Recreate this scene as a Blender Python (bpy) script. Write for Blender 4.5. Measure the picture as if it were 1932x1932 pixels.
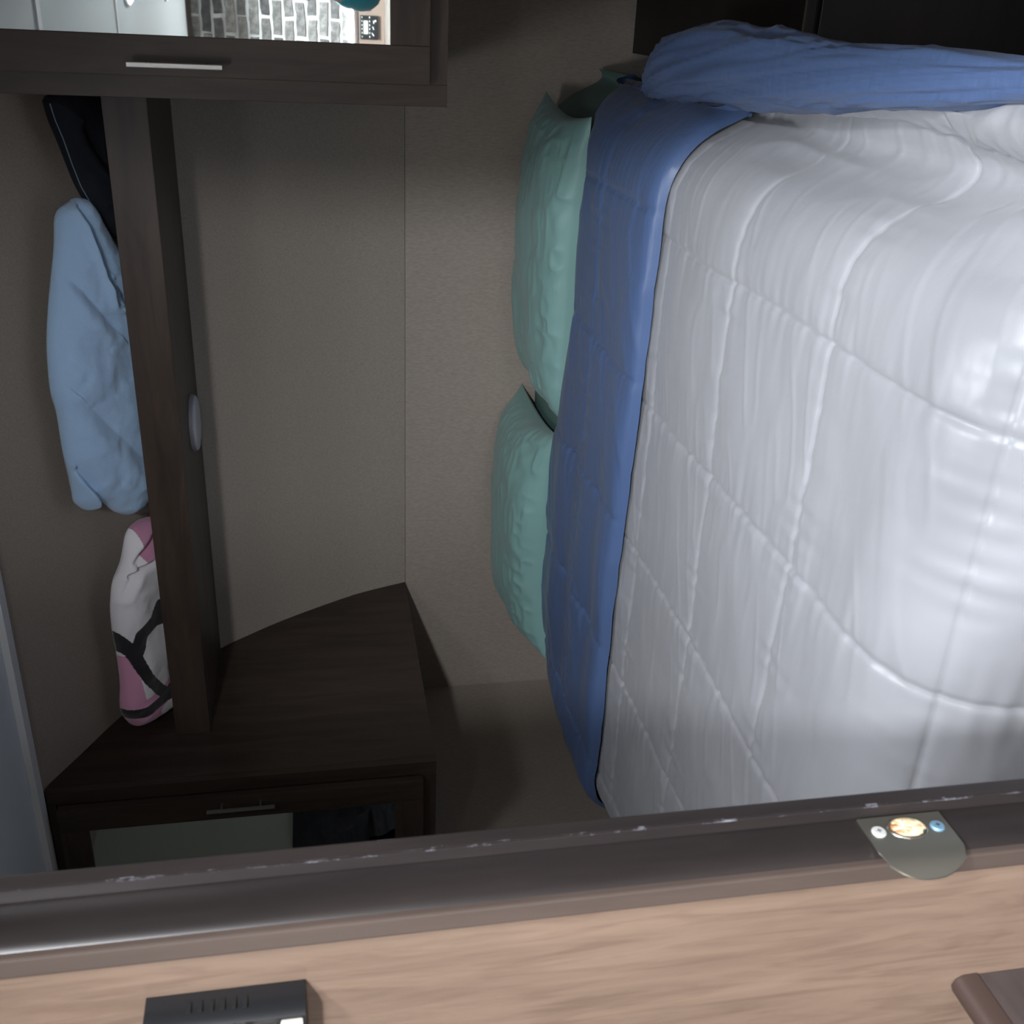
import bpy, bmesh, math, random
import numpy as np
from mathutils import Vector, Matrix
random.seed(7); rng = np.random.default_rng(7)
S = bpy.context.scene
for o in list(bpy.data.objects): bpy.data.objects.remove(o)

# ------------------------------------------------------------------ camera, light, exposure
H = 1.42                      # eye height above the floor; every z below is measured from the eye
YAW, PITCH, ROLL, FPX = 0.4565, 0.1821, 0.0398, 1959.5
cy, sy, cp, sp = math.cos(YAW), math.sin(YAW), math.cos(PITCH), math.sin(PITCH)
f_ = Vector((-sy*cp, cy*cp, -sp)); r0 = Vector((cy, sy, 0)); d0 = f_.cross(r0)
r_ = r0*math.cos(ROLL)+d0*math.sin(ROLL); d_ = -r0*math.sin(ROLL)+d0*math.cos(ROLL)
cam = bpy.data.objects.new('camera', bpy.data.cameras.new('camera')); S.collection.objects.link(cam)
# the phone was held on its side: image-right is world-down, image-up is world-right
cam.matrix_world = Matrix(((d_.x, r_.x, -f_.x, 0), (d_.y, r_.y, -f_.y, 0), (d_.z, r_.z, -f_.z, H), (0, 0, 0, 1)))
cam.data.sensor_width = 36; cam.data.lens = FPX/1932*36; cam.data.clip_start = 0.02
cam.data.dof.use_dof = True; cam.data.dof.focus_distance = 2.0; cam.data.dof.aperture_fstop = 20
S.camera = cam
S.view_settings.view_transform = 'Standard'; S.view_settings.look = 'None'
S.view_settings.gamma = 1; S.view_settings.use_curve_mapping = False
S.view_settings.exposure = 1.5
W = bpy.data.worlds.new('world'); S.world = W; W.use_nodes = True
W.node_tree.nodes['Background'].inputs[0].default_value = (0.75, 0.85, 1, 1)
W.node_tree.nodes['Background'].inputs[1].default_value = 0.25
CEIL = 0.686
LAMPS = [((0.10, -0.73), 7.0, (0.88, 0.94, 1.0)), ((0.10, -2.07), 42.0, (0.90, 0.95, 1.0)),
         ((0.62, -0.60), 5.0, (0.88, 0.88, 1.0)),
         ((0.30, -0.08), 8.5, (0.93, 0.97, 1.0)), ((-0.50, 1.05), 2.1, (0.93, 0.96, 1.0))]  # last entry is an added fill lamp that evens out the bed
READING = ((-1.90, -1.45, 0.08), (-0.50, 0.44, 0.00), 0.75, (1.0, 0.90, 0.82))
SPOT = ((0.475, -0.84, 0.58), (-0.62, 1.40, -0.62), 74.0, (0.93, 0.96, 1.0))
ADDED_WINDOW_RADIANCE = 9.0        # added glowing window, out of view, for soft light through the doorway

# ------------------------------------------------------------------ helpers
C = S.collection
def lin(c):
    return tuple(((v/255)/12.92 if v/255 <= .04045 else ((v/255+.055)/1.055)**2.4) for v in c)+(1,)
def mat(name, col, rough=.6, metal=0, spec=.5, sheen=0, emit=None, es=0, coat=0):
    m = bpy.data.materials.new(name); m.use_nodes = True
    b = m.node_tree.nodes['Principled BSDF']
    b.inputs['Base Color'].default_value = lin(col); b.inputs['Roughness'].default_value = rough
    b.inputs['Metallic'].default_value = metal; b.inputs['Specular IOR Level'].default_value = spec
    b.inputs['Sheen Weight'].default_value = sheen; b.inputs['Coat Weight'].default_value = coat
    if emit: b.inputs['Emission Color'].default_value = emit+(1,); b.inputs['Emission Strength'].default_value = es
    m['b'] = 1
    return m
def N(m, t, **kw):
    n = m.node_tree.nodes.new(t)
    for k, v in kw.items():
        if k.startswith('i_'): n.inputs[k[2:].replace('_', ' ')].default_value = v
        else: setattr(n, k, v)
    return n
def L(m, a, b): m.node_tree.links.new(a, b)
def BS(m): return m.node_tree.nodes['Principled BSDF']
def noise_col(m, c1, c2, scale, stretch=(1, 1, 1), detail=5, dist=0, rough=.6, lo=.35, hi=.65, bump=0, bdist=.001):
    tc = N(m, 'ShaderNodeTexCoord'); mp = N(m, 'ShaderNodeMapping'); mp.inputs['Scale'].default_value = stretch
    L(m, tc.outputs['Object'], mp.inputs['Vector'])
    n = N(m, 'ShaderNodeTexNoise'); n.inputs['Scale'].default_value = scale; n.inputs['Detail'].default_value = detail
    n.inputs['Distortion'].default_value = dist; n.inputs['Roughness'].default_value = rough
    L(m, mp.outputs[0], n.inputs['Vector'])
    r = N(m, 'ShaderNodeValToRGB'); e = r.color_ramp.elements
    e[0].position = lo; e[0].color = lin(c1); e[1].position = hi; e[1].color = lin(c2)
    L(m, n.outputs['Fac'], r.inputs[0]); L(m, r.outputs[0], BS(m).inputs['Base Color'])
    if bump:
        b = N(m, 'ShaderNodeBump'); b.inputs['Strength'].default_value = bump; b.inputs['Distance'].default_value = bdist
        L(m, n.outputs['Fac'], b.inputs['Height']); L(m, b.outputs[0], BS(m).inputs['Normal'])
    return mp
def bump_noise(m, scale, stretch=(1, 1, 1), strength=.4, dist=.002, detail=4):
    tc = N(m, 'ShaderNodeTexCoord'); mp = N(m, 'ShaderNodeMapping'); mp.inputs['Scale'].default_value = stretch
    L(m, tc.outputs['Object'], mp.inputs['Vector'])
    n = N(m, 'ShaderNodeTexNoise'); n.inputs['Scale'].default_value = scale; n.inputs['Detail'].default_value = detail
    L(m, mp.outputs[0], n.inputs['Vector'])
    b = N(m, 'ShaderNodeBump'); b.inputs['Strength'].default_value = strength; b.inputs['Distance'].default_value = dist
    L(m, n.outputs['Fac'], b.inputs['Height'])
    prev = BS(m).inputs['Normal']
    if prev.is_linked: L(m, prev.links[0].from_socket, b.inputs['Normal'])
    L(m, b.outputs[0], prev)

def link(o, parent=None, kind=None):
    C.objects.link(o)
    if parent is not None: o.parent = parent
    if kind: o['kind'] = kind
    return o
def P0(parent):
    p = Vector((0, 0, 0))
    while parent is not None: p += parent.location; parent = parent.parent
    return p
def mesh_obj(name, verts, faces, m, parent=None, smooth=False, kind=None, loc=None):
    """verts are eye-relative; H is added here"""
    off = P0(parent)
    l = Vector(loc) + Vector((0, 0, H)) - off if loc else Vector((0, 0, 0))
    base = off + l
    v = np.array(verts, dtype=float) + np.array([0, 0, H]) - np.array(base)
    me = bpy.data.meshes.new(name); me.from_pydata(v.tolist(), [], faces)
    me.materials.append(m) if not isinstance(m, (list, tuple)) else [me.materials.append(x) for x in m]
    if smooth:
        for p in me.polygons: p.use_smooth = True
    me.validate(); me.update()
    o = bpy.data.objects.new(name, me); o.location = l
    return link(o, parent, kind)
def empty(name, loc, label=None, cat=None, group=None, kind=None):
    o = bpy.data.objects.new(name, None); o.location = Vector(loc)+Vector((0, 0, H)); o.empty_display_size = .05
    C.objects.link(o); tag(o, label, cat, group)
    if kind: o['kind'] = kind
    return o
def tag(o, label=None, cat=None, group=None):
    if label: o['label'] = label
    if cat: o['category'] = cat
    if group: o['group'] = group
    return o
class MB:
    def __init__(s): s.v = []; s.f = []
    def add(s, v, f):
        n = len(s.v); s.v += [tuple(p) for p in v]; s.f += [tuple(i+n for i in q) for q in f]; return s
    def box(s, x0, x1, y0, y1, z0, z1, b=0):
        if b <= 0:
            v = [(x, y, z) for x in (x0, x1) for y in (y0, y1) for z in (z0, z1)]
            return s.add(v, [(0, 1, 3, 2), (4, 6, 7, 5), (0, 4, 5, 1), (2, 3, 7, 6), (0, 2, 6, 4), (1, 5, 7, 3)])
        bm = bmesh.new(); bmesh.ops.create_cube(bm, size=1)
        for q in bm.verts: q.co = Vector(((x0+x1)/2+q.co.x*(x1-x0), (y0+y1)/2+q.co.y*(y1-y0), (z0+z1)/2+q.co.z*(z1-z0)))
        bmesh.ops.bevel(bm, geom=list(bm.edges), offset=b, segments=2, affect='EDGES', profile=.6)
        bm.verts.index_update(); s.add([q.co[:] for q in bm.verts], [[q.index for q in f.verts] for f in bm.faces]); bm.free(); return s
    def lathe(s, prof, c, axis='z', n=40, flip=1):
        """prof: (r, h)"""
        v = []; f = []
        for r, h in prof:
            for k in range(n):
                a = 2*math.pi*k/n; p = (r*math.cos(a), r*math.sin(a), h)
                if axis == 'y': p = (p[0], p[2], p[1])
                if axis == 'x': p = (p[2], p[0], p[1])
                v.append((c[0]+p[0], c[1]+p[1], c[2]+p[2]))
        for i in range(len(prof)-1):
            for k in range(n):
                f.append((i*n+k, i*n+(k+1) % n, (i+1)*n+(k+1) % n, (i+1)*n+k))
        f.append(tuple(range(n))[::-1]); f.append(tuple((len(prof)-1)*n+k for k in range(n)))
        return s.add(v, f)
    def prism(s, poly, a0, a1, axis):
        """extrude polygon (p,q) along axis between a0 and a1"""
        n = len(poly)
        def mk(p, a):
            return (a, p[0], p[1]) if axis == 'x' else ((p[0], a, p[1]) if axis == 'y' else (p[0], p[1], a))
        v = [mk(p, a0) for p in poly]+[mk(p, a1) for p in poly]
        f = [tuple(range(n))[::-1], tuple(range(n, 2*n))]+[(i, (i+1) % n, n+(i+1) % n, n+i) for i in range(n)]
        return s.add(v, f)
    def tube(s, pts, r, n=10):
        pts = [Vector(p) for p in pts]; rs = r if isinstance(r, (list, tuple)) else [r]*len(pts)
        v = []; f = []
        for i, p in enumerate(pts):
            t = (pts[min(i+1, len(pts)-1)]-pts[max(i-1, 0)]).normalized()
            a = t.orthogonal().normalized() if abs(t.z) > .9 else Vector((0, 0, 1)).cross(t).normalized(); b = t.cross(a)
            for k in range(n):
                w = 2*math.pi*k/n; v.append(p+(a*math.cos(w)+b*math.sin(w))*rs[i])
        for i in range(len(pts)-1):
            for k in range(n): f.append((i*n+k, i*n+(k+1) % n, (i+1)*n+(k+1) % n, (i+1)*n+k))
        f.append(tuple(range(n))[::-1]); f.append(tuple((len(pts)-1)*n+k for k in range(n)))
        return s.add(v, f)
    def build(s, name, m, parent=None, kind=None, smooth=False, loc=None):
        if loc is None:
            a = np.array(s.v); lo, hi = a.min(0), a.max(0); loc = ((lo[0]+hi[0])/2, (lo[1]+hi[1])/2, lo[2])
        o = mesh_obj(name, s.v, s.f, m, parent, smooth, kind, loc)
        bm = bmesh.new(); bm.from_mesh(o.data); bmesh.ops.recalc_face_normals(bm, faces=bm.faces); bm.to_mesh(o.data); bm.free()
        return o
def smooth_by_angle(o, ang=40):
    me = o.data
    for p in me.polygons: p.use_smooth = True
    bm = bmesh.new(); bm.from_mesh(me)
    for e in bm.edges:
        if len(e.link_faces) == 2 and e.calc_face_angle(0) > math.radians(ang): e.smooth = False
    bm.to_mesh(me); bm.free(); return o
def box(name, m, parent, *a, kind=None, b=0): return MB().box(*a, b=b).build(name, m, parent, kind)

# numpy value noise
_G = rng.random((256, 256))
def vnoise(x, y):
    xi = np.floor(x).astype(int); yi = np.floor(y).astype(int); fx = x-xi; fy = y-yi
    fx = fx*fx*fx*(fx*(fx*6-15)+10); fy = fy*fy*fy*(fy*(fy*6-15)+10)
    g = lambda a, b: _G[a % 256, b % 256]
    return ((g(xi, yi)*(1-fx)+g(xi+1, yi)*fx)*(1-fy)+(g(xi, yi+1)*(1-fx)+g(xi+1, yi+1)*fx)*fy)*2-1
def fbm(x, y, o=3):
    r = 0; a = 1
    for i in range(o): r = r+a*vnoise(x*2**i+17.3*i, y*2**i+5.1*i); a *= .5
    return r
def ridge(x, y): return 1-np.abs(vnoise(x, y))*2
def sstep(a, b, x): t = np.clip((x-a)/(b-a), 0, 1); return t*t*(3-2*t)
def grid_obj(name, X, Y, Z, m, parent=None, kind=None, closed_u=False, loc=None):
    n, k = X.shape
    v = np.stack([X, Y, Z], -1).reshape(-1, 3)
    idx = np.arange(n*k).reshape(n, k)
    if closed_u: idx = np.vstack([idx, idx[:1]])
    q = np.stack([idx[:-1, :-1], idx[1:, :-1], idx[1:, 1:], idx[:-1, 1:]], -1).reshape(-1, 4)
    off = P0(parent); l = (Vector(loc)+Vector((0, 0, H))-off) if loc else Vector((0, 0, 0)); base = np.array(off+l)
    v = v+np.array([0, 0, H])-base
    me = bpy.data.meshes.new(name)
    me.vertices.add(len(v)); me.vertices.foreach_set('co', v.ravel())
    me.loops.add(q.size); me.loops.foreach_set('vertex_index', q.ravel().astype(np.int32))
    me.polygons.add(len(q)); me.polygons.foreach_set('loop_start', np.arange(0, q.size, 4, dtype=np.int32))
    me.polygons.foreach_set('use_smooth', np.ones(len(q), dtype=bool))
    me.materials.append(m); me.update(); me.validate()
    o = bpy.data.objects.new(name, me); o.location = l
    return link(o, parent, kind)

# ------------------------------------------------------------------ materials
M_wall = mat('linen_wallcovering', (150, 140, 128), .85)
noise_col(M_wall, (151, 141, 131), (168, 157, 146), 260, (1, 1, .25), 3, lo=.3, hi=.7, bump=.25, bdist=.0006)
bump_noise(M_wall, 300, (.2, .2, 1), .2, .0006, 2)
M_ceil = mat('ceiling_vinyl', (226, 234, 240), .6); bump_noise(M_ceil, 200, strength=.1, dist=.0005)
M_ctrim = mat('ceiling_trim', (238, 240, 242), .45)
M_dark = mat('espresso_wood', (62, 47, 40), .42, spec=.4)
noise_col(M_dark, (52, 42, 36), (70, 58, 50), 9, (3, 3, .35), 7, dist=.6, bump=.08, bdist=.0006)
M_darkx = mat('espresso_wood_along', (62, 47, 40), .42, spec=.4)
noise_col(M_darkx, (52, 42, 36), (72, 59, 51), 9, (.35, 3, 3), 7, dist=.6, bump=.08, bdist=.0006)
M_black = mat('black_cabinet', (30, 24, 23), .5)
noise_col(M_black, (26, 21, 20), (36, 29, 27), 9, (.35, 3, 3), 5)
M_mirror = mat('mirror_glass', (236, 242, 240), .015, 1)
M_steel = mat('brushed_nickel', (190, 188, 184), .32, 1)
M_jamb = mat('jamb_vinyl', (50, 43, 42), .3, spec=.6)
noise_col(M_jamb, (32, 28, 28), (41, 36, 35), 30, (1, 1, .15), 6, bump=.05)
M_stop = mat('door_stop', (56, 46, 45), .45)
noise_col(M_stop, (33, 28, 28), (42, 36, 35), 60, (1, 1, .1), 5)
# pale flakes along the stop's edge, with its streak highlight painted in
M_fleck = mat('flaked_highlight', (60, 50, 49), .55)
noise_col(M_fleck, (38, 32, 32), (165, 165, 175), 26, (1, 1, .6), 8, rough=.75, lo=.52, hi=.72)
M_casing = mat('casing', (104, 84, 76), .45)
noise_col(M_casing, (68, 57, 52), (80, 68, 62), 25, (1, 1, .12), 5)
M_panel = mat('blond_wood_panel', (168, 140, 122), .5)
mpn = noise_col(M_panel, (108, 89, 76), (128, 107, 92), 14, (3.6, 1, .40), 9, dist=.7, rough=.68, lo=.3, hi=.72, bump=.05)
def knots(m):
    # darker streaky figure layered over the base colour
    base = BS(m).inputs['Base Color'].links[0].from_socket
    tc = N(m, 'ShaderNodeTexCoord'); mp = N(m, 'ShaderNodeMapping'); mp.inputs['Scale'].default_value = (16, 4, 1.6)
    L(m, tc.outputs['Object'], mp.inputs[0])
    n = N(m, 'ShaderNodeTexNoise'); n.inputs['Scale'].default_value = 5; n.inputs['Detail'].default_value = 10; n.inputs['Distortion'].default_value = 1.4
    L(m, mp.outputs[0], n.inputs['Vector'])
    r = N(m, 'ShaderNodeValToRGB'); e = r.color_ramp.elements
    e[0].position = .34; e[0].color = (.62, .56, .54, 1); e[1].position = .5; e[1].color = (1, 1, 1, 1)
    L(m, n.outputs['Fac'], r.inputs[0])
    x = N(m, 'ShaderNodeMix', data_type='RGBA', blend_type='MULTIPLY'); x.inputs[0].default_value = .45
    L(m, base, x.inputs[6]); L(m, r.outputs[0], x.inputs[7]); L(m, x.outputs[2], BS(m).inputs['Base Color'])
knots(M_panel)
M_grey = mat('grey_satin', (152, 153, 158), .38, spec=.45, sheen=.15)
bump_noise(M_grey, 34, (.6, 1.5, 1), .16, .003, 6); bump_noise(M_grey, 700, (1, 1, 1), .08, .0004, 2)
M_blue = mat('blue_satin', (74, 95, 134), .42, spec=.45, sheen=.05)
bump_noise(M_blue, 34, (.3, 1.8, 1), .45, .004, 5)
M_sage = mat('sage_satin', (122, 160, 156), .45, spec=.4, sheen=.1)
bump_noise(M_sage, 30, (.5, 1.5, 1), .35, .003, 4)
M_sheet = mat('sage_sheet', (98, 130, 124), .6); bump_noise(M_sheet, 40, strength=.2, dist=.002)
M_fleece = mat('blue_fleece', (172, 204, 238), .95, spec=.1, sheen=.5)
bump_noise(M_fleece, 650, strength=.8, dist=.002, detail=3); bump_noise(M_fleece, 30, strength=.4, dist=.003)
M_clothk = mat('black_cloth', (26, 26, 30), .9); bump_noise(M_clothk, 30, (1, 1, .3), .6, .004)
M_navy = mat('navy_shade_fill', (20, 24, 34), .9); bump_noise(M_navy, 18, (1, 1, 1), .6, .006)
M_white = mat('white_plastic', (222, 222, 226), .4)
M_blackp = mat('black_plastic', (20, 21, 24), .38)
M_floor = mat('vinyl_plank', (58, 47, 40), .5)
noise_col(M_floor, (48, 38, 32), (70, 57, 48), 6, (.4, 3, 1), 7)
M_teal = mat('teal_knit', (10, 150, 172), .85, sheen=.3); bump_noise(M_teal, 60, strength=.3, dist=.002)

# ------------------------------------------------------------------ the setting
XL, XR = -1.718, -0.168       # inner faces of the two wall cabinets
BX0, BX1 = -2.15, 0.28        # bedroom side walls
YF, YW = 2.086, 3.006
CURVE = [(3.006, -.266), (2.953, -.125), (2.897, -.019), (2.807, .127), (2.731, .23), (2.675, .298), (2.600, .365), (2.49, .452), (2.373, .537), (2.219, .615), (2.099, .677), (2.080, CEIL)]
def wall_y(z):
    if z <= -.266: return 3.006
    for (a, za), (b, zb) in zip(CURVE, CURVE[1:]):
        if za <= z <= zb: return a+(b-a)*(z-za)/(zb-za)
    return 2.08
def smoothcurve(pts, n=4):
    out = []
    for i in range(len(pts)-1):
        p0 = pts[max(i-1, 0)]; p1 = pts[i]; p2 = pts[i+1]; p3 = pts[min(i+2, len(pts)-1)]
        for k in range(n):
            t = k/n
            out.append(tuple(.5*((2*p1[j])+(-p0[j]+p2[j])*t+(2*p0[j]-5*p1[j]+4*p2[j]-p3[j])*t*t+(-p0[j]+3*p1[j]-3*p2[j]+p3[j])*t**3) for j in (0, 1)))
    return out+[pts[-1]]
FL = -H
# wall at the head: lower flat board, upper curved board, with a hairline joint at z=-.266
box('wall_head', M_wall, None, BX0-.05, BX1+.05, 3.006, 3.05, FL, -.2672, kind='structure')
cv = smoothcurve(CURVE)
poly = cv+[(2.08, CEIL+.05), (3.10, CEIL+.05), (3.10, -.266)]
w = MB().prism(poly, BX0-.05, BX1+.05, 'x').build('wall_head_curved', M_wall, None, 'structure'); smooth_by_angle(w, 30)
box('wall_left', M_wall, None, BX0-.06, BX0, .484, 3.006, FL, CEIL+.02, kind='structure')
box('wall_right', M_wall, None, BX1, BX1+.06, .484, 3.006, FL, CEIL+.02, kind='structure')
ceil = box('ceiling', M_ceil, None, -3.1, 1.5, -3.2, 2.10, CEIL, CEIL+.03, kind='structure')
for k, (y0, y1) in enumerate(((.885, .93), (-.44, -.40))):
    box('trim_%d' % (k+1), M_ctrim, None, -2.1, 1.2, y0, y1, CEIL-.006, CEIL-.0005, kind='structure')
box('trim_3', M_ctrim, None, BX0+.005, BX1-.005, 2.04, 2.079, CEIL-.016, CEIL-.0005, kind='structure')
box('floor', M_floor, None, -3.1, 1.5, -3.2, 3.06, FL-.05, FL, kind='structure')
# partition with the doorway
XJ = -.462
box('wall_door_left', M_panel, None, -3.0, XJ-.012, .44, .478, FL, CEIL-.001, kind='structure')
box('wall_door_right', M_panel, None, .156, 1.4, .44, .478, FL, CEIL-.001, kind='structure')
door = empty('door_1', (XJ, .46, FL), kind='structure')
jp = [(XJ-.012, .437), (XJ-.0050, .437), (XJ-.0034, .4385), (XJ-.0018, .4415), (XJ-.0007, .4455), (XJ, .4515), (XJ, .4805), (XJ-.012, .4805)]
smooth_by_angle(MB().prism(jp, FL+.001, CEIL-.002, 'z').build('jamb', M_jamb, door), 35)
# stop at the far side of the jamb, its bedroom corner flaked pale with the highlight painted in
box('stop', M_stop, door, XJ, XJ+.0105, .468, .4805, FL+.001, CEIL-.002, b=.0015)
mb = MB()
zz = np.linspace(FL+.01, CEIL-.01, 260)
for i in range(len(zz)-1):
    t = .0006+.0006*abs(math.sin(i*1.7)+math.sin(i*.61))
    mb.box(XJ+.0098, XJ+.0107, .4672, .4672+t*1.6, zz[i], zz[i+1])
mb.build('flaked_highlight_edge', M_fleck, door, 'stuff')
box('casing', M_casing, door, XJ-.0185, XJ-.0045, .4325, .4399, FL+.001, CEIL-.002, b=.0015)
box('jamb', M_jamb, door, .150, .156, .437, .4805, FL+.001, CEIL-.002)
box('casing', M_casing, door, .1505, .1685, .4325, .4399, FL+.001, CEIL-.002, b=.0015)
# strike plate on the jamb
sp_ = empty('strike_plate', (XJ, .455, -.366), 'nickel strike plate screwed to the dark door jamb, lip over the casing', 'latch plate')
M_plate = mat('dull_nickel', (150, 148, 138), .38, .9)
zc, yc = -.362, .453
mb = MB(); th = .0014; ny = 14
def lipx(y):     # plate flat on jamb, lip curls away past the casing
    return 0 if y > .437 else -(.437-y)**2*26
outline = []
zs = np.linspace(-.029, .029, 15)
V = []; F = []
cols = np.linspace(0, 1, 14)
for z in zs:
    e = (z/.029); ynear = .4195+.0085*abs(e)**2.6; yfar = .4665
    for c in cols:
        y = yfar+(ynear-yfar)*c
        V.append((XJ+.0004+lipx(y)*1.0, y, zc+z*(1-.10*sstep(.75, 1, c))))
nv = len(V); V += [(a+th, b, c) for a, b, c in V]
k = len(cols)
hole = set()
for i in range(len(zs)-1):
    for j in range(k-1):
        zm = (zs[i]+zs[i+1])/2; ym = .4665+(.4195-.4665)*(cols[j]+cols[j+1])/2
        if (zm/.0115)**2+((ym-.4545)/.0085)**2 < 1: hole.add((i, j)); continue
        F += [(i*k+j, i*k+j+1, (i+1)*k+j+1, (i+1)*k+j), (nv+i*k+j, nv+(i+1)*k+j, nv+(i+1)*k+j+1, nv+i*k+j+1)]
for i in range(len(zs)-1):
    for j in (0, k-1): F.append((i*k+j, (i+1)*k+j, nv+(i+1)*k+j, nv+i*k+j))
for j in range(k-1):
    for i in (0, len(zs)-1): F.append((i*k+j, i*k+j+1, nv+i*k+j+1, nv+i*k+j))
pl = MB().add(V, F).build('plate', M_plate, sp_); smooth_by_angle(pl, 40)
mb = MB().lathe([(.0124, 0), (.0138, .0008), (.0131, .0018), (.0120, .0022), (.0116, .0006)], (XJ+.0006, .4545, zc), 'x', 32)
for i in range(len(mb.v)):  # slightly flattened ring
    a = mb.v[i]; mb.v[i] = (a[0], .4545+(a[1]-.4545)*.70, a[2])
M_shine = mat('bright_nickel', (205, 200, 188), .25, 1)
smooth_by_angle(mb.build('hole_rim', M_shine, sp_), 50)
M_raw = mat('raw_wood', (214, 190, 150), .8)
noise_col(M_raw, (168, 104, 58), (228, 208, 172), 170, (1, 1, .4), 6, lo=.36, hi=.52)
mb = MB().lathe([(.0121, -.0008), (.0117, .0012), (.009, .0020), (.003, .0024)], (XJ+.0004, .4545, zc), 'x', 28)
for i in range(len(mb.v)):
    a = mb.v[i]; mb.v[i] = (a[0]+.0005*math.sin(a[1]*4100)*math.cos(a[2]*3300), .4545+(a[1]-.4545)*.70, a[2])
mb.build('splintered_wood', M_raw, sp_)
for s, mm, lab in ((1, mat('bright_screw', (240, 240, 236), .5, .6), 'bright screw head'), (-1, mat('blued_screw', (130, 165, 190), .5, .6), 'bluish screw head')):
    mb = MB().lathe([(.0047, 0), (.0047, .0010), (.0040, .0017), (.0012, .0019)], (XJ+.0014, .4535, zc+s*.0205), 'x', 24)
    sc = mb.build('screw', mm, sp_); smooth_by_angle(sc, 30); sc['label'] = lab
    MB().box(XJ+.0031, XJ+.0035, .4533, .4537, zc+s*.0205-.0016, zc+s*.0205+.0016).box(XJ+.0031, XJ+.0035, .4519, .4551, zc+s*.0205-.0002, zc+s*.0205+.0002).build('cross_slot', M_blackp, sc)

# thermostat on the panel
th_ = empty('thermostat', (-.545, .44, .014), 'black plastic control box with pale buttons mounted high on the blond wood panel', 'thermostat')
mb = MB(); mb.prism([(-.5150, .4398), (-.5150, .4365), (-.5165, .4225), (-.519, .4188), (-.640, .4188), (-.640, .4398)], .0195, .1085, 'z')
body = mb.build('casing', M_blackp, th_); smooth_by_angle(body, 30)
mb = MB()
for i in range(6): mb.box(-.5158, -.5147, .4255+.0002*i, .4335, .052+i*.0062, .0545+i*.0062)
for i in range(4): mb.box(-.5240-.0*i, -.5190, .4180, .4190, .050+i*.008, .0525+i*.008)
mb.build('vent_slots', mat('slot_black', (6, 6, 7), .8), th_)
M_btn = mat('pale_button', (214, 206, 196), .5)
for z in (.021, .0355, .050): box('button', M_btn, th_, -.5335-(.004 if z > .03 else 0), -.5205-(.003 if z > .03 else 0), .4155, .4190, z, z+.0125, b=.0012)
box('display', mat('display_glass', (70, 80, 72), .15), th_, -.600, -.545, .4175, .4189, .06, .098)

# counter end at the lower left of the doorway, outside the bedroom
ct = empty('divider_panel', (-.594, .2, FL), 'thin dark brown divider panel standing out from the blond wood wall, its top edge rounded', 'panel')
poly = [(-.604, -.435), (-.6035, -.4245), (-.6005, -.4195), (-.595, -.4175), (-.5895, -.4195), (-.5865, -.4245), (-.586, -.435)]
top = MB().prism(poly, -.25, .4392, 'y').build('top_edge', mat('edge_band', (62, 48, 44), .45), ct); smooth_by_angle(top, 50)
M_div = mat('divider_laminate', (64, 56, 55), .5); noise_col(M_div, (54, 47, 46), (76, 67, 65), 12, (1, .6, 3), 6)
box('board', M_div, ct, -.6025, -.5875, -.25, .4392, FL+.001, -.4352)

# ------------------------------------------------------------------ bedroom furniture
def cabinet(side, label):
    s = 1 if side == 'L' else -1
    xi = XL if s == 1 else XR; xo = xi-s*.430
    X = lambda d: xi-s*d
    def bx(m, name, par, a, b, *r, bb=0): return box(name, m, par, min(X(a), X(b)), max(X(a), X(b)), *r, b=bb)
    root = empty('wall_cabinet', ((xi+xo)/2, 2.3, -.264), label, 'cabinet')
    prof = [(YF+.0182, -.264)]+[(y-.0015, z) for y, z in cv if z <= CEIL-.02]+[(YF+.0182, CEIL-.018)]
    smooth_by_angle(MB().prism(prof, X(0), X(.018), 'x').build('side_panel', M_dark, root), 30)
    MB().prism(prof, X(.412), X(.430), 'x').build('side_panel', M_dark, root)
    bx(M_dark, 'bottom_panel', root, .018, .412, YF+.018, 3.0, -.262, -.246)
    bx(M_darkx, 'top_rail', root, .039, .391, YF-.002, YF+.016, .650, .668)
    bx(M_darkx, 'bottom_rail', root, .039, .391, YF-.002, YF+.016, -.264, -.226)
    bx(M_dark, 'stile', root, 0, .039, YF-.002, YF+.018, -.264, .668, bb=.0012)
    bx(M_dark, 'stile', root, .391, .430, YF-.002, YF+.018, -.264, .668, bb=.0012)
    dr = empty('door', (X(.21), YF-.012, -.23)); dr.parent = root; dr.location -= P0(root)
    a, b = .0385, .3915; zb, zt = -.229, .645; y0, y1 = YF-.026, YF-.003
    bx(M_dark, 'door_stile', dr, a, a+.066, y0, y1, zb, zt, bb=.0015)
    bx(M_dark, 'door_stile', dr, b-.066, b, y0, y1, zb, zt, bb=.0015)
    bx(M_darkx, 'door_rail', dr, a+.066, b-.066, y0, y1, zb, zb+.072, bb=.0012)
    bx(M_darkx, 'door_rail', dr, a+.066, b-.066, y0, y1, zt-.066, zt, bb=.0012)
    bx(M_mirror, 'mirror', dr, a+.064, b-.064, y0+.004, y1-.004, zb+.070, zt-.064)
    hx = X(.0575); z0, z1 = .138, .300
    hb = MB().box(hx-.0045, hx+.0045, y0-.028, y0-.0215, z0, z1, b=.0015)
    hb.tube([(hx, y0-.024, z0+.035), (hx, y0+.0005, z0+.035)], .004).tube([(hx, y0-.024, z1-.035), (hx, y0+.0005, z1-.035)], .004)
    h = hb.build('handle', M_steel, dr); h['label'] = 'brushed nickel bar handle'
    return root
cabinet('L', 'dark wood mirrored wall cabinet left of the bed, its tall side panel facing the bed')
cabinet('R', 'dark wood mirrored wall cabinet right of the bed, its mirror showing the brick backsplash')

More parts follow.
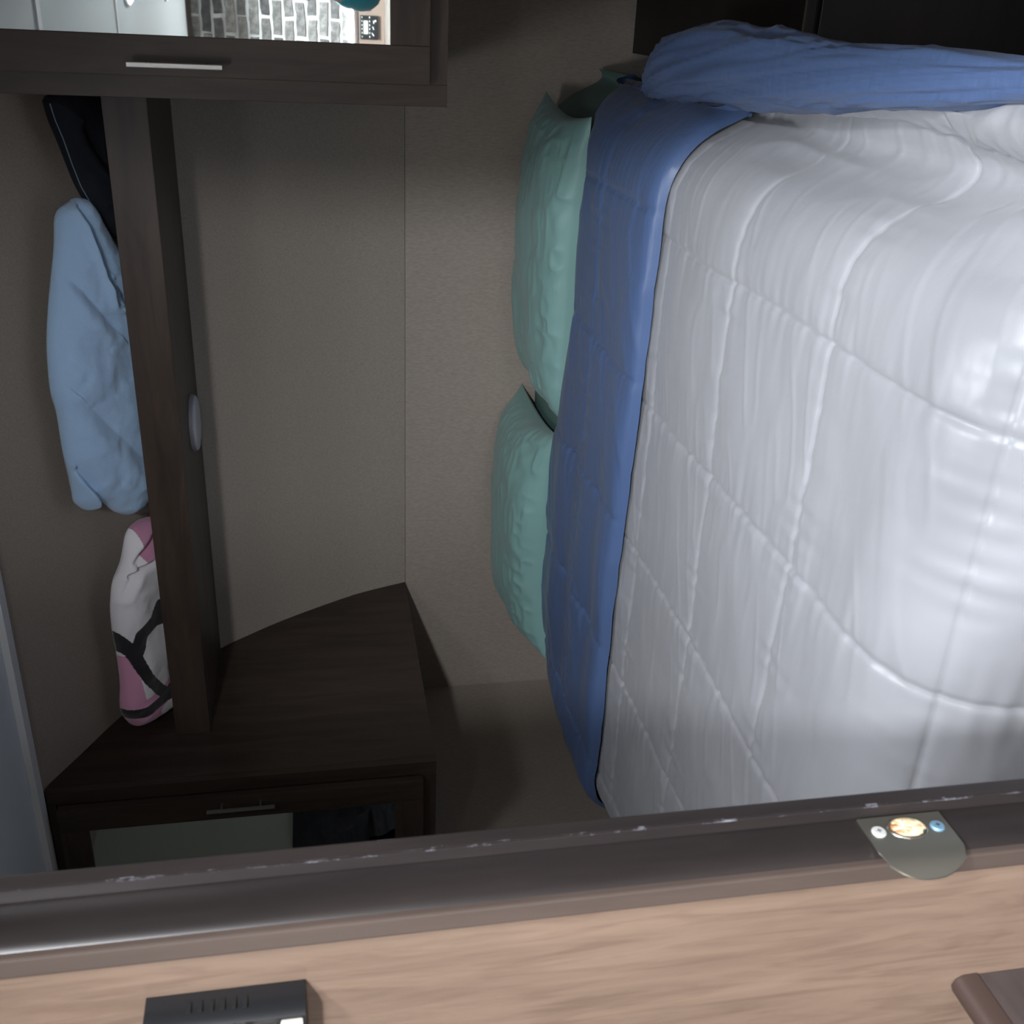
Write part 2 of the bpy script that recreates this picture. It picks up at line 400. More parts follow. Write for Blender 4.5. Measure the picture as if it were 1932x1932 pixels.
sh = empty('bridge_shelf', ((XL+XR)/2, 2.45, .302), 'dark wood bridge shelf spanning between both cabinets over the bed', 'shelf')
box('fascia', M_darkx, sh, XL+.0005, XR-.0005, 2.2705, 2.290, .303, .3885, b=.0012)
poly = [(2.290, .303), (wall_y(.303)-.006, .303), (wall_y(.319)-.006, .319), (2.290, .319)]
MB().prism(poly, XL+.0005, XR-.0005, 'x').build('shelf_board', M_darkx, sh)
pk = empty('puck_light', (-.948, 2.50, .287), 'round white puck light under the bridge shelf', 'light')
smooth_by_angle(MB().lathe([(.071, .3028), (.071, .2975), (.069, .295)], (-.948, 2.50, 0), n=56).build('rim', mat('puck_rim', (150, 150, 156), .4), pk))
o = MB().lathe([(.0685, .2955), (.067, .291), (.062, .2885), (.05, .2872), (.02, .2865)], (-.948, 2.50, 0), n=56).build('lens', mat('puck_lens', (196, 198, 208), .35), pk, smooth=True)

ns = empty('nightstand', (.09, 2.45, FL), 'black brown nightstand at the right side of the bed', 'nightstand')
box('top', M_black, ns, -.088, BX1-.002, 1.945, 3.004, -.914, -.89, b=.002)
box('body', M_black, ns, -.080, BX1-.004, 1.965, 3.002, FL+.001, -.9145)
box('drawer', M_black, ns, -.07, BX1-.02, 1.950, 1.9648, -1.40, -.925, b=.002)
box('lit_edge_strip', M_casing, ns, -.088, BX1-.002, 1.9435, 1.9448, -.8935, -.8905)  # paler strip paints in the lit front edge of the top

bed = empty('bed', (-.92, 1.95, FL), 'queen bed with dark platform base and mattress under the bedding', 'bed')
box('base', M_black, bed, -1.66, -.30, 1.0, 2.99, FL+.001, -.93)
box('mattress', mat('mattress_ticking', (200, 200, 196), .8), bed, -1.69, -.28, .955, 2.985, -.928, -.680, b=.03)
# fitted sheet
def rbox(x0, x1, y0, y1, z0, z1, r, name, m, nse=.003):
    nx, nyy = 90, 110
    u = np.linspace(-1, 1, nx); v = np.linspace(-1, 1, nyy); U, Vv = np.meshgrid(u, v, indexing='ij')
    hx, hy = (x1-x0)/2, (y1-y0)/2; d = z1-z0
    AX = U*(hx+d-r*.43); AY = Vv*(hy+d-r*.43)
    def prof(A, h):
        a = np.abs(A); fl = h-r; q = r*math.pi/2
        t = np.clip((a-fl)/q, 0, 1)*math.pi/2
        x = np.where(a < fl, a, fl+r*np.sin(t)); dz = np.where(a < fl, 0, r*(1-np.cos(t)))+np.clip(a-fl-q, 0, None)
        return np.sign(A)*x, dz
    X, dx = prof(AX, hx); Y, dy = prof(AY, hy)
    Z = z1-np.minimum(np.maximum(dx, dy), d)+nse*fbm(AX*9, AY*9)
    return grid_obj(name, (x0+x1)/2+X, (y0+y1)/2+Y, Z, m, None, loc=((x0+x1)/2, (y0+y1)/2, z0))
sheet = rbox(-1.715, -.245, .935, 3.003, -.90, -.662, .045, 'fitted_sheet', M_sheet)
tag(sheet, 'sage green fitted sheet on the mattress, showing between and behind the pillows', 'sheet')

# ------------------------------------------------------------------ comforter
ZB = -.645
XP = [(-1.815, -.70), (-1.825, -.40), (-1.815, -.16), (-1.797, -.075), (-1.76, -.022), (-1.70, 0), (-1.64, 0), (-1.58, 0), (-1.51, 0), (-1.42, 0), (-1.30, 0), (-1.16, 0), (-1.0, .0), (-.86, 0), (-.74, 0), (-.64, 0), (-.56, 0), (-.49, 0), (-.43, 0), (-.376, 0), (-.325, 0), (-.285, -.005), (-.25, -.017), (-.22, -.040), (-.195, -.074), (-.178, -.108), (-.163, -.137), (-.148, -.150), (-.130, -.138), (-.113, -.112), (-.098, -.088), (-.082, -.076), (-.066, -.086), (-.054, -.12), (-.050, -.20), (-.054, -.45), (-.06, -.62)]
YP = [(2.15, 0), (1.98, 0), (1.80, 0), (1.63, 0), (1.48, 0), (1.36, 0), (1.26, 0), (1.18, 0), (1.11, 0), (1.052, 0), (1.0, -.001), (.95, -.007), (.905, -.023), (.868, -.052), (.845, -.092), (.835, -.14), (.832, -.20), (.830, -.35), (.82, -.62)]
def arcparam(P, ref, refval, sgn):
    P = np.array(P); d = np.hypot(*np.diff(P, axis=0).T); s = np.concatenate([[0], np.cumsum(d)])
    # smooth resample (catmull)
    out = np.array(smoothcurve([tuple(p) for p in P], 12))
    d = np.hypot(*np.diff(out, axis=0).T); s = np.concatenate([[0], np.cumsum(d)])
    i = np.argmin(np.abs(out[:, 0]-ref)); s = (s-s[i]-(ref-out[i, 0])*sgn)*sgn+refval
    if sgn < 0: return s[::-1], out[::-1]
    return s, out
sx, PX = arcparam(XP, -1.0, -1.0, 1)
sy_, PY = arcparam(YP, 1.6, 1.6, -1)
fx = lambda s: (np.interp(s, sx, PX[:, 0]), np.interp(s, sx, PX[:, 1]))
fy = lambda t: (np.interp(t, sy_, PY[:, 0]), np.interp(t, sy_, PY[:, 1]))
SX = [-.365+.325*k for k in range(-8, 5)]; TY = [1.515+.325*k for k in range(-6, 2)]
def dist(A, lines): return np.min(np.abs(A[..., None]-np.array(lines)), -1)
def quilt(Sx, T, sxl, tyl, amp=1.0):
    ws = Sx+.006*vnoise(T*3+3, Sx*3); wt = T+.006*vnoise(Sx*3, T*3+9)
    a = dist(ws, sxl); b = dist(wt, tyl)
    puff = .0055*(1-np.exp(-(a/.075)))*(1-np.exp(-(b/.075)))
    g = -.0055*np.exp(-a/.0038)-.0045*np.exp(-b/.0038)
    pk = .0017*np.exp(-a/.05)*vnoise(T*62, Sx*6)+.0017*np.exp(-b/.05)*vnoise(Sx*62+40, T*6)
    return amp*(puff+g+pk)
s = np.arange(-2.38, .46, .004); t = np.arange(.20, 2.06, .004)
Sg, Tg = np.meshgrid(s, t, indexing='ij')
x, dzx = fx(Sg); y, dzy = fy(Tg)
wr = .006*fbm(Sg*2.2+5, Tg*2.4, 2)+.0022*fbm(Sg*8, Tg*11+4, 2)+.0014*np.maximum(0, ridge(Sg*6+Tg*5, Tg*24-Sg*7)-.2)
# deeper wrinkles where the comforter bunches up over the right side
bun = sstep(-.22, -.13, Sg)*(1-sstep(.35, .6, Sg))
wr = wr+bun*(.012*fbm(Sg*5, Tg*3.2+2, 2)+.006*np.maximum(0, ridge(Sg*9-Tg*1, Tg*5+Sg*6)))
wr = wr-.030*np.exp(-((Sg-(-.075+.05*(1.9-Tg)+.01*vnoise(Tg*5, Tg*0)))/.013)**2)*sstep(1.15, 1.75, Tg)
fc = sstep(.9, .6, Tg); wr = wr+fc*.006*np.sin(Tg*22+4*vnoise(Sg*3, Tg*2))*.2
q = quilt(Sg, Tg, SX, TY)
# normals of the two profiles for displacement
def slope(fn, A): e = .004; a, b = fn(A+e), fn(A-e); return (a[0]-b[0])/(2*e), (a[1]-b[1])/(2*e)
tx, tz = slope(fx, Sg); ty, tzy = slope(fy, Tg)
D = wr+q
Xc = x-tz*D; Yc_ = y-tzy*D*1.0; Zc = ZB+dzx+dzy+D*np.clip(tx, .15, 1)*np.clip(ty, .15, 1)
Zc = np.maximum(Zc, FL+.03)
flare = np.clip(-dzy-.1, 0, 1)*.0
far = Yc_ > 1.93
Zc = np.where(far & (Xc > -.10), np.maximum(Zc, -.885), Zc)
cf = empty('comforter', (-.9, 1.6, ZB), 'grey satin quilted comforter with blue reverse folded back at the pillows', 'comforter')
grid_obj('grey_face', Xc, Yc_, Zc, M_grey, cf)
# blue reverse folded back toward the head
RX = [-1.84, -1.82, -1.78, -1.70, -1.64, -1.31, -1.02, -.60, -.30, -.24, -.20, -.15, 0]; RY = [2.08, 2.18, 2.36, 2.52, 2.565, 2.555, 2.535, 2.425, 2.41, 2.46, 2.56, 2.68, 2.6]
FX = [-1.84, -1.56, -1.0, -.62, -.41, -.25, 0]; FY = [1.955, 1.915, 1.905, 1.875, 1.862, 1.85, 1.90]
def fold(side):
    s = np.arange(-1.985, -.02, .0055); c = np.linspace(0, 1, 120)
    Sb, Cb = np.meshgrid(s, c, indexing='ij')
    x, dz = fx(Sb)
    yf = np.interp(x, FX, FY)+.006*vnoise(Sb*4, Sb*0); yr = np.interp(x, RX, RY)+.008*vnoise(Sb*5+9, Sb*0)
    y = yf+(yr-yf)*Cb
    w = (yr-yf); e0 = Cb*w; e1 = (1-Cb)*w
    th = .013*(1-np.exp(-e0/.02))+.018*(1-np.exp(-e1/.03))
    D = th+.004*fbm(Sb*3, y*4, 2)+.003*np.maximum(0, ridge(Sb*5+y*1.5, y*16-Sb*6)-.1)
    D = D+quilt(Sb, y, [v+.045 for v in SX], [2.19], 1.5)*(1-np.exp(-e0/.03))*(1-np.exp(-e1/.03))+.006*np.exp(-((Sb+1.2)/.5)**2)*np.sin(y*30)
    drop = .050*np.exp(-e1/.018)+.014*np.exp(-e0/.004)                    # rolled rear edge
    tx, tz = slope(fx, Sb)
    X = x-tz*D; Z = ZB+dz+D*np.clip(tx, .2, 1)-drop+.004
    # rear-left corner pulls in and sags
    k = sstep(-1.45, -1.80, X)*sstep(2.15, 2.56, y); Z = Z-.05*k*k
    Z = np.where(X > -.10, np.maximum(Z, -.87), Z)
    Z = np.where((dz < -.3) & (X < -1), Z, Z)
    return X, y, Z
Xb, Yb, Zb = fold(0)
o = grid_obj('blue_fold', Xb, Yb, Zb, M_blue, cf); o['label'] = 'blue satin reverse folded back'
# lower part of the fold that rolls under at the rear
# blue-edged bundle along the right side
ctr = np.array([(-.125, 2.40, -.770, .018, .018), (-.098, 2.33, -.755, .040, .040), (-.075, 2.22, -.748, .058, .050), (-.062, 2.05, -.748, .062, .052), (-.052, 1.85, -.748, .060, .050), (-.050, 1.65, -.748, .052, .046), (-.044, 1.45, -.752, .042, .040), (-.036, 1.25, -.760, .031, .034), (-.028, 1.05, -.768, .022, .028), (-.024, .85, -.775, .018, .024), (-.022, .6, -.80, .016, .02), (-.022, .3, -.84, .014, .02)])
tt = np.linspace(0, 1, 300); kk = np.linspace(0, 1, len(ctr)); a = np.linspace(0, 2*np.pi, 72, endpoint=False)
cc = [np.interp(tt, kk, ctr[:, j]) for j in range(5)]
for j in range(5): cc[j] = np.convolve(np.pad(cc[j], 8, mode='edge'), np.ones(17)/17, 'valid')
A, TT = np.meshgrid(a, tt, indexing='ij')
yy = np.broadcast_to(cc[1], A.shape)
rr = 1+.16*vnoise(np.cos(A)*2.2+yy*4, np.sin(A)*2.2+yy*3)+.09*ridge(np.cos(A)*5+yy*9, np.sin(A)*5)
endc = np.sqrt(np.clip(np.minimum(TT/.03, (1-TT)/.01), 0, 1))
grid_obj('blue_side_roll', cc[0]-.012+cc[3]*rr*endc*np.cos(A), .953*yy+0*A, cc[2]+.035+cc[4]*rr*endc*np.sin(A), M_blue, cf, closed_u=True)['label'] = 'blue satin reverse rolled over at the right edge'
# gathered blue end of the roll
tt = np.linspace(0, 1, 60)
A, TT = np.meshgrid(a, tt, indexing='ij')
rr = (1+.28*np.sin(A*9+TT*3)+.15*np.sin(A*17))*np.sin(np.pi*np.clip(TT, .02, 1)*.93)**.6
grid_obj('gathered_end', -.125+.030*rr*np.cos(A)+TT*.01, 2.06+TT*.17, -.745+.030*rr*np.sin(A), M_blue, cf, closed_u=True)

# ------------------------------------------------------------------ pillows
def pillow(name, cx, cy_, z0, w, d, h, rot, label, seed, corner=.03, m=M_sage, tilt=0):
    n = 150; u = np.linspace(-1, 1, n); v = np.linspace(-1, 1, 110)
    U, Vv = np.meshgrid(u, v, indexing='ij')
    ex = np.clip(1-np.abs(U)**3.4, 0, 1)**.55; ey = np.clip(1-np.abs(Vv)**2.8, 0, 1)**.55
    pin = 1-.10*(1-np.abs(Vv)**2)*0
    X = U*w/2*(1-.06*(1-np.abs(U)**3)*0-.05*(1-Vv**2)*np.abs(U)**4*-1)-0
    X = U*w/2*(1-.07*np.cos(Vv*np.pi/2)*np.abs(U)**6); Y = Vv*d/2*(1-.09*np.cos(U*np.pi/2)*np.abs(Vv)**6)
    th = h*ex*ey
    edge = 1-np.minimum(1-np.abs(U), 1-np.abs(Vv))
    wr = .006*fbm(U*2.5+seed, Vv*2.5, 2)+.0045*sstep(.35, .95, edge)*(ridge((U+seed)*9, Vv*9))+.003*np.maximum(0, ridge(U*4+Vv*2+seed, Vv*7-U*2))
    wr = wr*np.minimum(1, th/h*2)
    T = th*.78+wr; B = -th*.22
    c, s_ = math.cos(rot), math.sin(rot)
    parts = []
    x = np.concatenate([X, X[:, ::-1]], 1); y = np.concatenate([Y, Y[:, ::-1]], 1); z = np.concatenate([T, B[:, ::-1]], 1)
    z = z+y*math.tan(tilt)
    gx = cx+x*c-y*s_; gy = cy_+x*s_+y*c; gz = z0+h*.22+z
    gy = np.minimum(gy, 3.0015)
    o = grid_obj(name, gx, gy, gz, m, None, loc=(cx, cy_, z0)); tag(o, label, 'pillow', 'pillows at the head of the bed'); return o
pillow('pillow', -.575, 2.68, -.660, .76, .50, .118, -.04, 'long sage pillow on the right half of the bed, nearer the mirrored cabinet', 3.1)
pillow('pillow', -1.365, 2.735, -.660, .69, .50, .150, .05, 'plump sage pillow on the left half of the bed', 8.4)
ss = np.arange(-.62, -.045, .008); ty_ = np.arange(2.10, 2.99, .008); Sp, Tp = np.meshgrid(ss, ty_, indexing='ij')
xx_, dd_ = fx(Sp); Zp = np.maximum(ZB-.012+dd_+.007*fbm(Sp*6, Tp*5+3, 3)+.004*np.maximum(0, ridge(Sp*9+Tp*4, Tp*6)), -.884)
tag(grid_obj('top_sheet', xx_-.012*0, Tp, Zp, M_sheet, None, loc=(-.3, 2.6, -.88)), 'sage top sheet falling over the mattress corner beside the nightstand', 'sheet')

# ------------------------------------------------------------------ cloth bundles on the shelf
def plane_pt(x, w, off):
    # sloping sheet just in front of the curved wall; w runs up the slope from the shelf
    k = math.hypot(.34, .27); return (x, 2.50-.34/k*w-.27/k*off, .33+.27/k*w-.34/k*off)
def inside_dist(PX_, PY_, poly):
    poly = np.array(poly); n = len(poly); d = np.full(PX_.shape, 9.); ins = np.zeros(PX_.shape, bool)
    for i in range(n):
        a = poly[i]; b = poly[(i+1) % n]; e = b-a
        tt = np.clip(((PX_-a[0])*e[0]+(PY_-a[1])*e[1])/(e@e), 0, 1)
        d = np.minimum(d, np.hypot(PX_-a[0]-tt*e[0], PY_-a[1]-tt*e[1]))
        c = ((a[1] > PY_) != (b[1] > PY_)) & (PX_ < (b[0]-a[0])*(PY_-a[1])/(b[1]-a[1]+1e-12)+a[0]); ins ^= c
    return np.where(ins, d, -d)
def bundle(name, poly, m, depth, folds, label, cat, roundness=.05, step=.004, wig=.004, paint=None):
    poly = [(p[0], p[1]) for p in poly]
    # chaikin smooth
    for _ in range(2):
        out = []
        for i in range(len(poly)):
            a = poly[i]; b = poly[(i+1) % len(poly)]
            out += [(a[0]*.8+b[0]*.2, a[1]*.8+b[1]*.2), (a[0]*.2+b[0]*.8, a[1]*.2+b[1]*.8)]
        poly = out
    pa = np.array(poly); cx_, cw = pa.mean(0)
    # radial grid from an inner spine to the outline keeps a clean silhouette
    n = len(poly); rings = 70
    xs0, xs1 = pa[:, 0].min(), pa[:, 0].max()
    spx = np.clip(pa[:, 0], xs0+.07, xs1-.07)
    lo = np.array([pa[(np.abs(pa[:, 0]-x) < .05)][:, 1].min() for x in spx]); hi = np.array([pa[(np.abs(pa[:, 0]-x) < .05)][:, 1].max() for x in spx])
    # densify the outline
    reps = 9; idx = np.arange(n*reps)/reps; i0 = np.floor(idx).astype(int); fr = idx-i0
    ring = pa[i0 % n]*(1-fr)[:, None]+pa[(i0+1) % n]*fr[:, None]
    mid = np.stack([spx, (lo+hi)/2], 1); sp2 = mid[i0 % n]*(1-fr)[:, None]+mid[(i0+1) % n]*fr[:, None]
    R_, K = np.meshgrid(np.arange(len(ring)), np.linspace(0, 1, rings), indexing='ij')
    XX = ring[R_, 0]*(1-K)+sp2[R_, 0]*K; WW = ring[R_, 1]*(1-K)+sp2[R_, 1]*K
    D = np.maximum(inside_dist(XX, WW, poly), 0)
    hgt = depth*np.sqrt(np.clip(1-(1-np.clip(D/roundness, 0, 1))**2, 0, 1))
    hgt = hgt+wig*fbm(XX*16, WW*16, 3)*np.clip(D/.02, 0, 1)
    for (xa, wa, xb, wb, dp, wd) in folds:
        e = np.array([xb-xa, wb-wa]); tt = np.clip(((XX-xa)*e[0]+(WW-wa)*e[1])/(e@e), 0, 1)
        dd = np.hypot(XX-xa-tt*e[0], WW-wa-tt*e[1]); sd = np.sign((XX-xa)*e[1]-(WW-wa)*e[0])
        hgt = hgt-dp*np.exp(-(dd/wd)**1.3)*np.sin(np.pi*np.clip(tt*.9+.05, 0, 1))**.5+dp*.5*np.exp(-((dd-wd*1.6)/wd)**2)*(sd > 0)
    k = math.hypot(.34, .27)
    def to3(XX, WW, off): return XX, 2.50-.34/k*WW-.27/k*off, .33+.27/k*WW-.34/k*off
    fX, fY, fZ = to3(XX, WW, hgt); bX, bY, bZ = to3(XX[:, ::-1], WW[:, ::-1], -.006+0*hgt)
    G = [np.concatenate([bX, fX], 1), np.concatenate([bY, fY], 1), np.concatenate([bZ, fZ], 1)]
    zmin = .3195; G[2] = np.maximum(G[2], zmin)
    o = grid_obj(name, G[0], G[1], G[2], m, None, closed_u=True, loc=(cx_, 2.45, .32))
    tag(o, label, cat)
    if paint:
        col = np.zeros((G[0].size, 4), np.float32); XA = np.concatenate([XX[:, ::-1], XX], 1).ravel(); WA = np.concatenate([WW[:, ::-1], WW], 1).ravel()
        col[:] = paint(XA, WA)
        at = o.data.color_attributes.new('print', 'FLOAT_COLOR', 'POINT'); at.data.foreach_set('color', col.ravel())
    return o
towel = [(-.382, .227), (-.405, .278), (-.477, .29), (-.57, .32), (-.665, .344), (-.767, .353), (-.817, .344), (-.903, .345), (-1.007, .337), (-1.032, .338), (-1.066, .309), (-1.052, .267), (-1.095, .236), (-1.119, .200), (-1.110, .154), (-1.068, .12), (-.976, .10), (-.857, .08), (-.768, .07), (-.659, .07), (-.60, .08), (-.551, .109), (-.465, .157), (-.389, .194)]
bundle('towel', towel, M_fleece, .050, [(-.40, .235, -.60, .185, .030, .010), (-.56, .18, -.66, .13, .018, .012), (-.52, .30, -.66, .20, .012, .016), (-.80, .30, -1.00, .15, .010, .022), (-.95, .33, -1.06, .27, .022, .010), (-.72, .14, -.80, .12, .012, .01)],
       'rolled light blue fleece blanket on the bridge shelf, left of the dark bundle', 'blanket', .075, wig=.005)
blk = [(-1.143, .151), (-1.157, .203), (-1.218, .226), (-1.236, .235), (-1.272, .265), (-1.338, .281), (-1.412, .284), (-1.46, .28), (-1.554, .281), (-1.611, .293), (-1.645, .291), (-1.694, .267), (-1.706, .235), (-1.709, .08), (-1.58, .05), (-1.311, .05), (-1.169, .06)]
M_print = mat('printed_fleece', (220, 210, 215), .9, sheen=.4); bump_noise(M_print, 600, strength=.6, dist=.0015)
va = N(M_print, 'ShaderNodeVertexColor', layer_name='print'); L(M_print, va.outputs[0], BS(M_print).inputs['Base Color'])
def paint(X, Wd):
    white = np.array(lin((244, 240, 244))); pink = np.array(lin((225, 160, 192))); blk_ = np.array(lin((20, 18, 24)))
    c = np.tile(white, (len(X), 1)).astype(np.float32)
    def band(pts, w):
        d = np.full(X.shape, 9.)
        for (a, b), (e, f) in zip(pts, pts[1:]):
            v = np.array([e-a, f-b]); t_ = np.clip(((X-a)*v[0]+(Wd-b)*v[1])/(v@v), 0, 1); d = np.minimum(d, np.hypot(X-a-t_*v[0], Wd-b-t_*v[1]))
        return d < w
    pk_ = (X < -1.605+.55*np.clip(.20-Wd, 0, 1)-.06*np.clip(Wd-.2, 0, 1)) | ((X < -1.47) & (Wd > .262-.10*np.clip(-1.47-X, 0, 1)))
    c[pk_] = pink
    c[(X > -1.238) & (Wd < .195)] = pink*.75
    c[((X+1.672)/.022)**2+((Wd-.165)/.040)**2 < 1] = white
    c[band([(-1.37, .12), (-1.365, .17), (-1.405, .20)], .014)] = blk_
    c[band([(-1.415, .10), (-1.40, .19), (-1.42, .235), (-1.465, .252)], .018)] = blk_
    c[band([(-1.40, .30), (-1.46, .262), (-1.55, .235), (-1.60, .205), (-1.635, .175)], .015)] = blk_
    c[band([(-1.56, .10), (-1.605, .15), (-1.635, .19), (-1.645, .25), (-1.635, .31)], .015)] = blk_
    return c
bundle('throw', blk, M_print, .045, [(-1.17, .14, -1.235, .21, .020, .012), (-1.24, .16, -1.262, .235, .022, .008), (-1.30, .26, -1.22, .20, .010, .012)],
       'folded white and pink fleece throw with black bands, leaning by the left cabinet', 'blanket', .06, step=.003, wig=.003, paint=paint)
dk = [(-.180, .27), (-.23, .262), (-.266, .248), (-.318, .232), (-.36, .218), (-.394, .20), (-.45, .165), (-.48, .13), (-.48, .08), (-.30, .06), (-.175, .06)]
bundle('dark_shade_bundle', dk, M_navy, .035, [(-.25, .20, -.38, .12, .015, .012)], 'dark navy bundle built in for the shade at the right end of the bridge shelf', 'cloth', .05, wig=.006)  # shade at this shelf end is built in as a dark bundle
th3 = [plane_pt(a, b+.003, .012) for a, b in [(-.20, .262), (-.23, .255), (-.266, .242), (-.318, .228), (-.36, .214), (-.394, .196), (-.44, .17)]]
tag(MB().tube(th3, .0012, 6).build('cord', mat('grey_cord', (120, 135, 150), .6), None), 'thin grey cord trailing over the dark bundle on the shelf', 'cord')

# ------------------------------------------------------------------ things seen only in the left mirror
M_shade = mat('greenish_shade', (150, 152, 138), .8)
box('window_1', M_shade, None, BX0+.0005, BX0+.018, .95, 1.985, .114, .655, kind='structure')
def drape(name, y0, y1, z0, z1, x0, m, label, cat):
    u = np.linspace(0, 1, 90); v = np.linspace(0, 1, 70); U, Vv = np.meshgrid(u, v, indexing='ij')
    y = y0+(y1-y0)*U; z = z1+(z0-z1)*Vv
    xo = x0+.035+.022*np.sin(U*13+Vv*3)*(.4+.6*Vv)+.015*fbm(U*5, Vv*4); z = z+.015*np.sin(U*9)*Vv
    X = np.concatenate([xo, xo[:, ::-1]*0+x0+.001], 1); Y = np.concatenate([y, y[:, ::-1]], 1); Z = np.concatenate([z, z[:, ::-1]], 1)
    o = grid_obj(name, X, Y, Z, m, None, loc=(x0+.03, (y0+y1)/2, z0)); tag(o, label, cat); return o
drape('hanging_jacket', 1.30, 1.93, -.112, .112, BX0, M_clothk, 'black jacket hanging under the pale shade, seen in the left mirror', 'jacket')
drape('dark_curtain', 1.20, 1.865, -.26, -.085, BX0+.005, mat('dark_stripe_cloth', (34, 34, 38), .8), 'dark striped curtain below the black jacket, seen in the left mirror', 'curtain')
o = MB().box(BX0+.001, BX0+.03, 1.872, 1.96, -.25, -.118, b=.006).build('white_towel', mat('white_towel', (210, 212, 214), .9)); tag(o, 'small white towel hanging beside the dark curtain in the left mirror', 'towel')

# ------------------------------------------------------------------ kitchen behind the doorway (seen in the right mirror)
YB = -3.13
M_mortar = mat('white_mortar', (228, 228, 226), .9); bump_noise(M_mortar, 60, strength=.8, dist=.004)
wr_ = box('wall_kitchen', M_mortar, None, -3.05, 1.45, YB-.06, YB, FL, CEIL, kind='structure')
box('wall_kitchen_left', mat('kitchen_wall', (176, 168, 158), .8), None, -3.05, -3.0, YB, .44, FL, CEIL, kind='structure')
box('wall_kitchen_right', mat('kitchen_wall_r', (120, 104, 94), .7), None, 1.4, 1.45, YB, .44, FL, CEIL, kind='structure')
M_brick = mat('grey_brick', (128, 122, 114), .85)
def brickmat(m):
    oi = N(m, 'ShaderNodeObjectInfo'); r = N(m, 'ShaderNodeValToRGB'); e = r.color_ramp.elements
    e[0].color = lin((84, 83, 84)); e[1].color = lin((150, 148, 144))
    L(m, oi.outputs['Random'], r.inputs[0])
    tc = N(m, 'ShaderNodeTexCoord'); n = N(m, 'ShaderNodeTexNoise'); n.inputs['Scale'].default_value = 38; n.inputs['Detail'].default_value = 7; n.inputs['Roughness'].default_value = .7
    L(m, tc.outputs['Object'], n.inputs['Vector'])
    r2 = N(m, 'ShaderNodeValToRGB'); q = r2.color_ramp.elements; q[0].position = .38; q[0].color = (.5, .5, .5, 1); q[1].position = .66; q[1].color = (1.35, 1.35, 1.35, 1)
    L(m, n.outputs['Fac'], r2.inputs[0])
    x = N(m, 'ShaderNodeMix', data_type='RGBA', blend_type='MULTIPLY'); x.inputs[0].default_value = 1
    L(m, r.outputs[0], x.inputs[6]); L(m, r2.outputs[0], x.inputs[7]); L(m, x.outputs[2], BS(m).inputs['Base Color'])
brickmat(M_brick); bump_noise(M_brick, 50, strength=.7, dist=.004)
protos = []
for k in range(5):
    bm = bmesh.new(); bmesh.ops.create_cube(bm, size=1)
    bmesh.ops.subdivide_edges(bm, edges=[e for e in bm.edges if abs((e.verts[0].co-e.verts[1].co).x) > .5], cuts=4)
    for q_ in bm.verts:
        q_.co = Vector((q_.co.x*.190, q_.co.y*.014, q_.co.z*.049)); q_.co.x += random.uniform(-.006, .006); q_.co.z += random.uniform(-.0045, .0045); q_.co.y += random.uniform(-.001, .001)
    me = bpy.data.meshes.new('brick'); bm.to_mesh(me); bm.free(); me.materials.append(M_brick); protos.append(me)
for r in range(14):
    z = .640-r*.0705
    for c in range(7):
        xx = -1.05+c*.212+(.106 if r % 2 else 0)+random.uniform(-.006, .006)
        if z < -.30: continue
        b = bpy.data.objects.new('brick', protos[random.randrange(5)]); C.objects.link(b); b.parent = wr_
        b.location = Vector((xx, YB+.0065, z+H))-wr_.location; b.rotation_euler = (0, random.uniform(-.02, .02), random.choice((0, math.pi)))
M_frame = mat('grey_wood_trim', (120, 104, 94), .6)
box('trim_4', mat('dark_crown', (60, 50, 46), .6), None, -1.2, .9, YB+.001, YB+.02, CEIL-.03, CEIL-.001, kind='structure')
cpn = empty('control_board', (-.2, YB+.03, -.51), 'wood framed monitor board under the brick backsplash, seen in the right mirror', 'panel')
box('board', M_frame, cpn, -.75, .50, YB+.001, YB+.05, -.515, -.318, b=.004)
box('board_lip', mat('dark_lip', (70, 60, 56), .6), cpn, -.75, .50, YB+.0502, YB+.058, -.345, -.330)
box('added_light_bar', mat('added_bar_glow', (255, 255, 255), .5, emit=(.9, .95, 1.0), es=20), cpn, -.75, .50, YB+.012, YB+.03, -.3175, -.311)  # added glowing strip that brightens the brick from below
pn = box('control_panel', M_blackp, cpn, -.195, -.060, YB+.0502, YB+.066, -.475, -.360, b=.004)
box('screen', mat('lcd_glass', (190, 205, 185), .4), pn, -.165, -.090, YB+.0662, YB+.068, -.408, -.382)
mb = MB()
for i in range(6): mb.box(-.185+i*.022, -.177+i*.022, YB+.0662, YB+.0675, -.374, -.3705); mb.box(-.185+i*.022, -.176+i*.022, YB+.0662, YB+.0675, -.421, -.4165)
for i in range(3): mb.tube([(-.175+i*.035, YB+.067, -.445), (-.158+i*.035, YB+.067, -.432-.006*i)], .0028, 6)
mb.lathe([(.006, 0), (.004, .003)], (-.09, YB+.0662, -.455), 'y', 12)
mb.build('panel_marks', M_white, pn, 'stuff')
box('switch', M_blackp, cpn, -.035, .05, YB+.0502, YB+.06, -.42, -.365, b=.003)
bs = box('backsplash', mat('white_tile', (235, 235, 235), .3), None, -1.2, .8, YB+.001, YB+.012, -.70, -.5155, kind='structure'); bs.name = 'trim_5'
sk = empty('kitchen_counter', (-.2, -2.85, FL), 'low pale kitchen counter against the brick wall behind the doorway', 'counter')
box('countertop', mat('pale_counter', (186, 178, 168), .4), sk, -1.3, .80, YB+.013, -2.55, -.745, -.702, b=.004)
box('body', M_dark, sk, -1.28, .78, YB+.013, -2.58, FL+.001, -.7455)
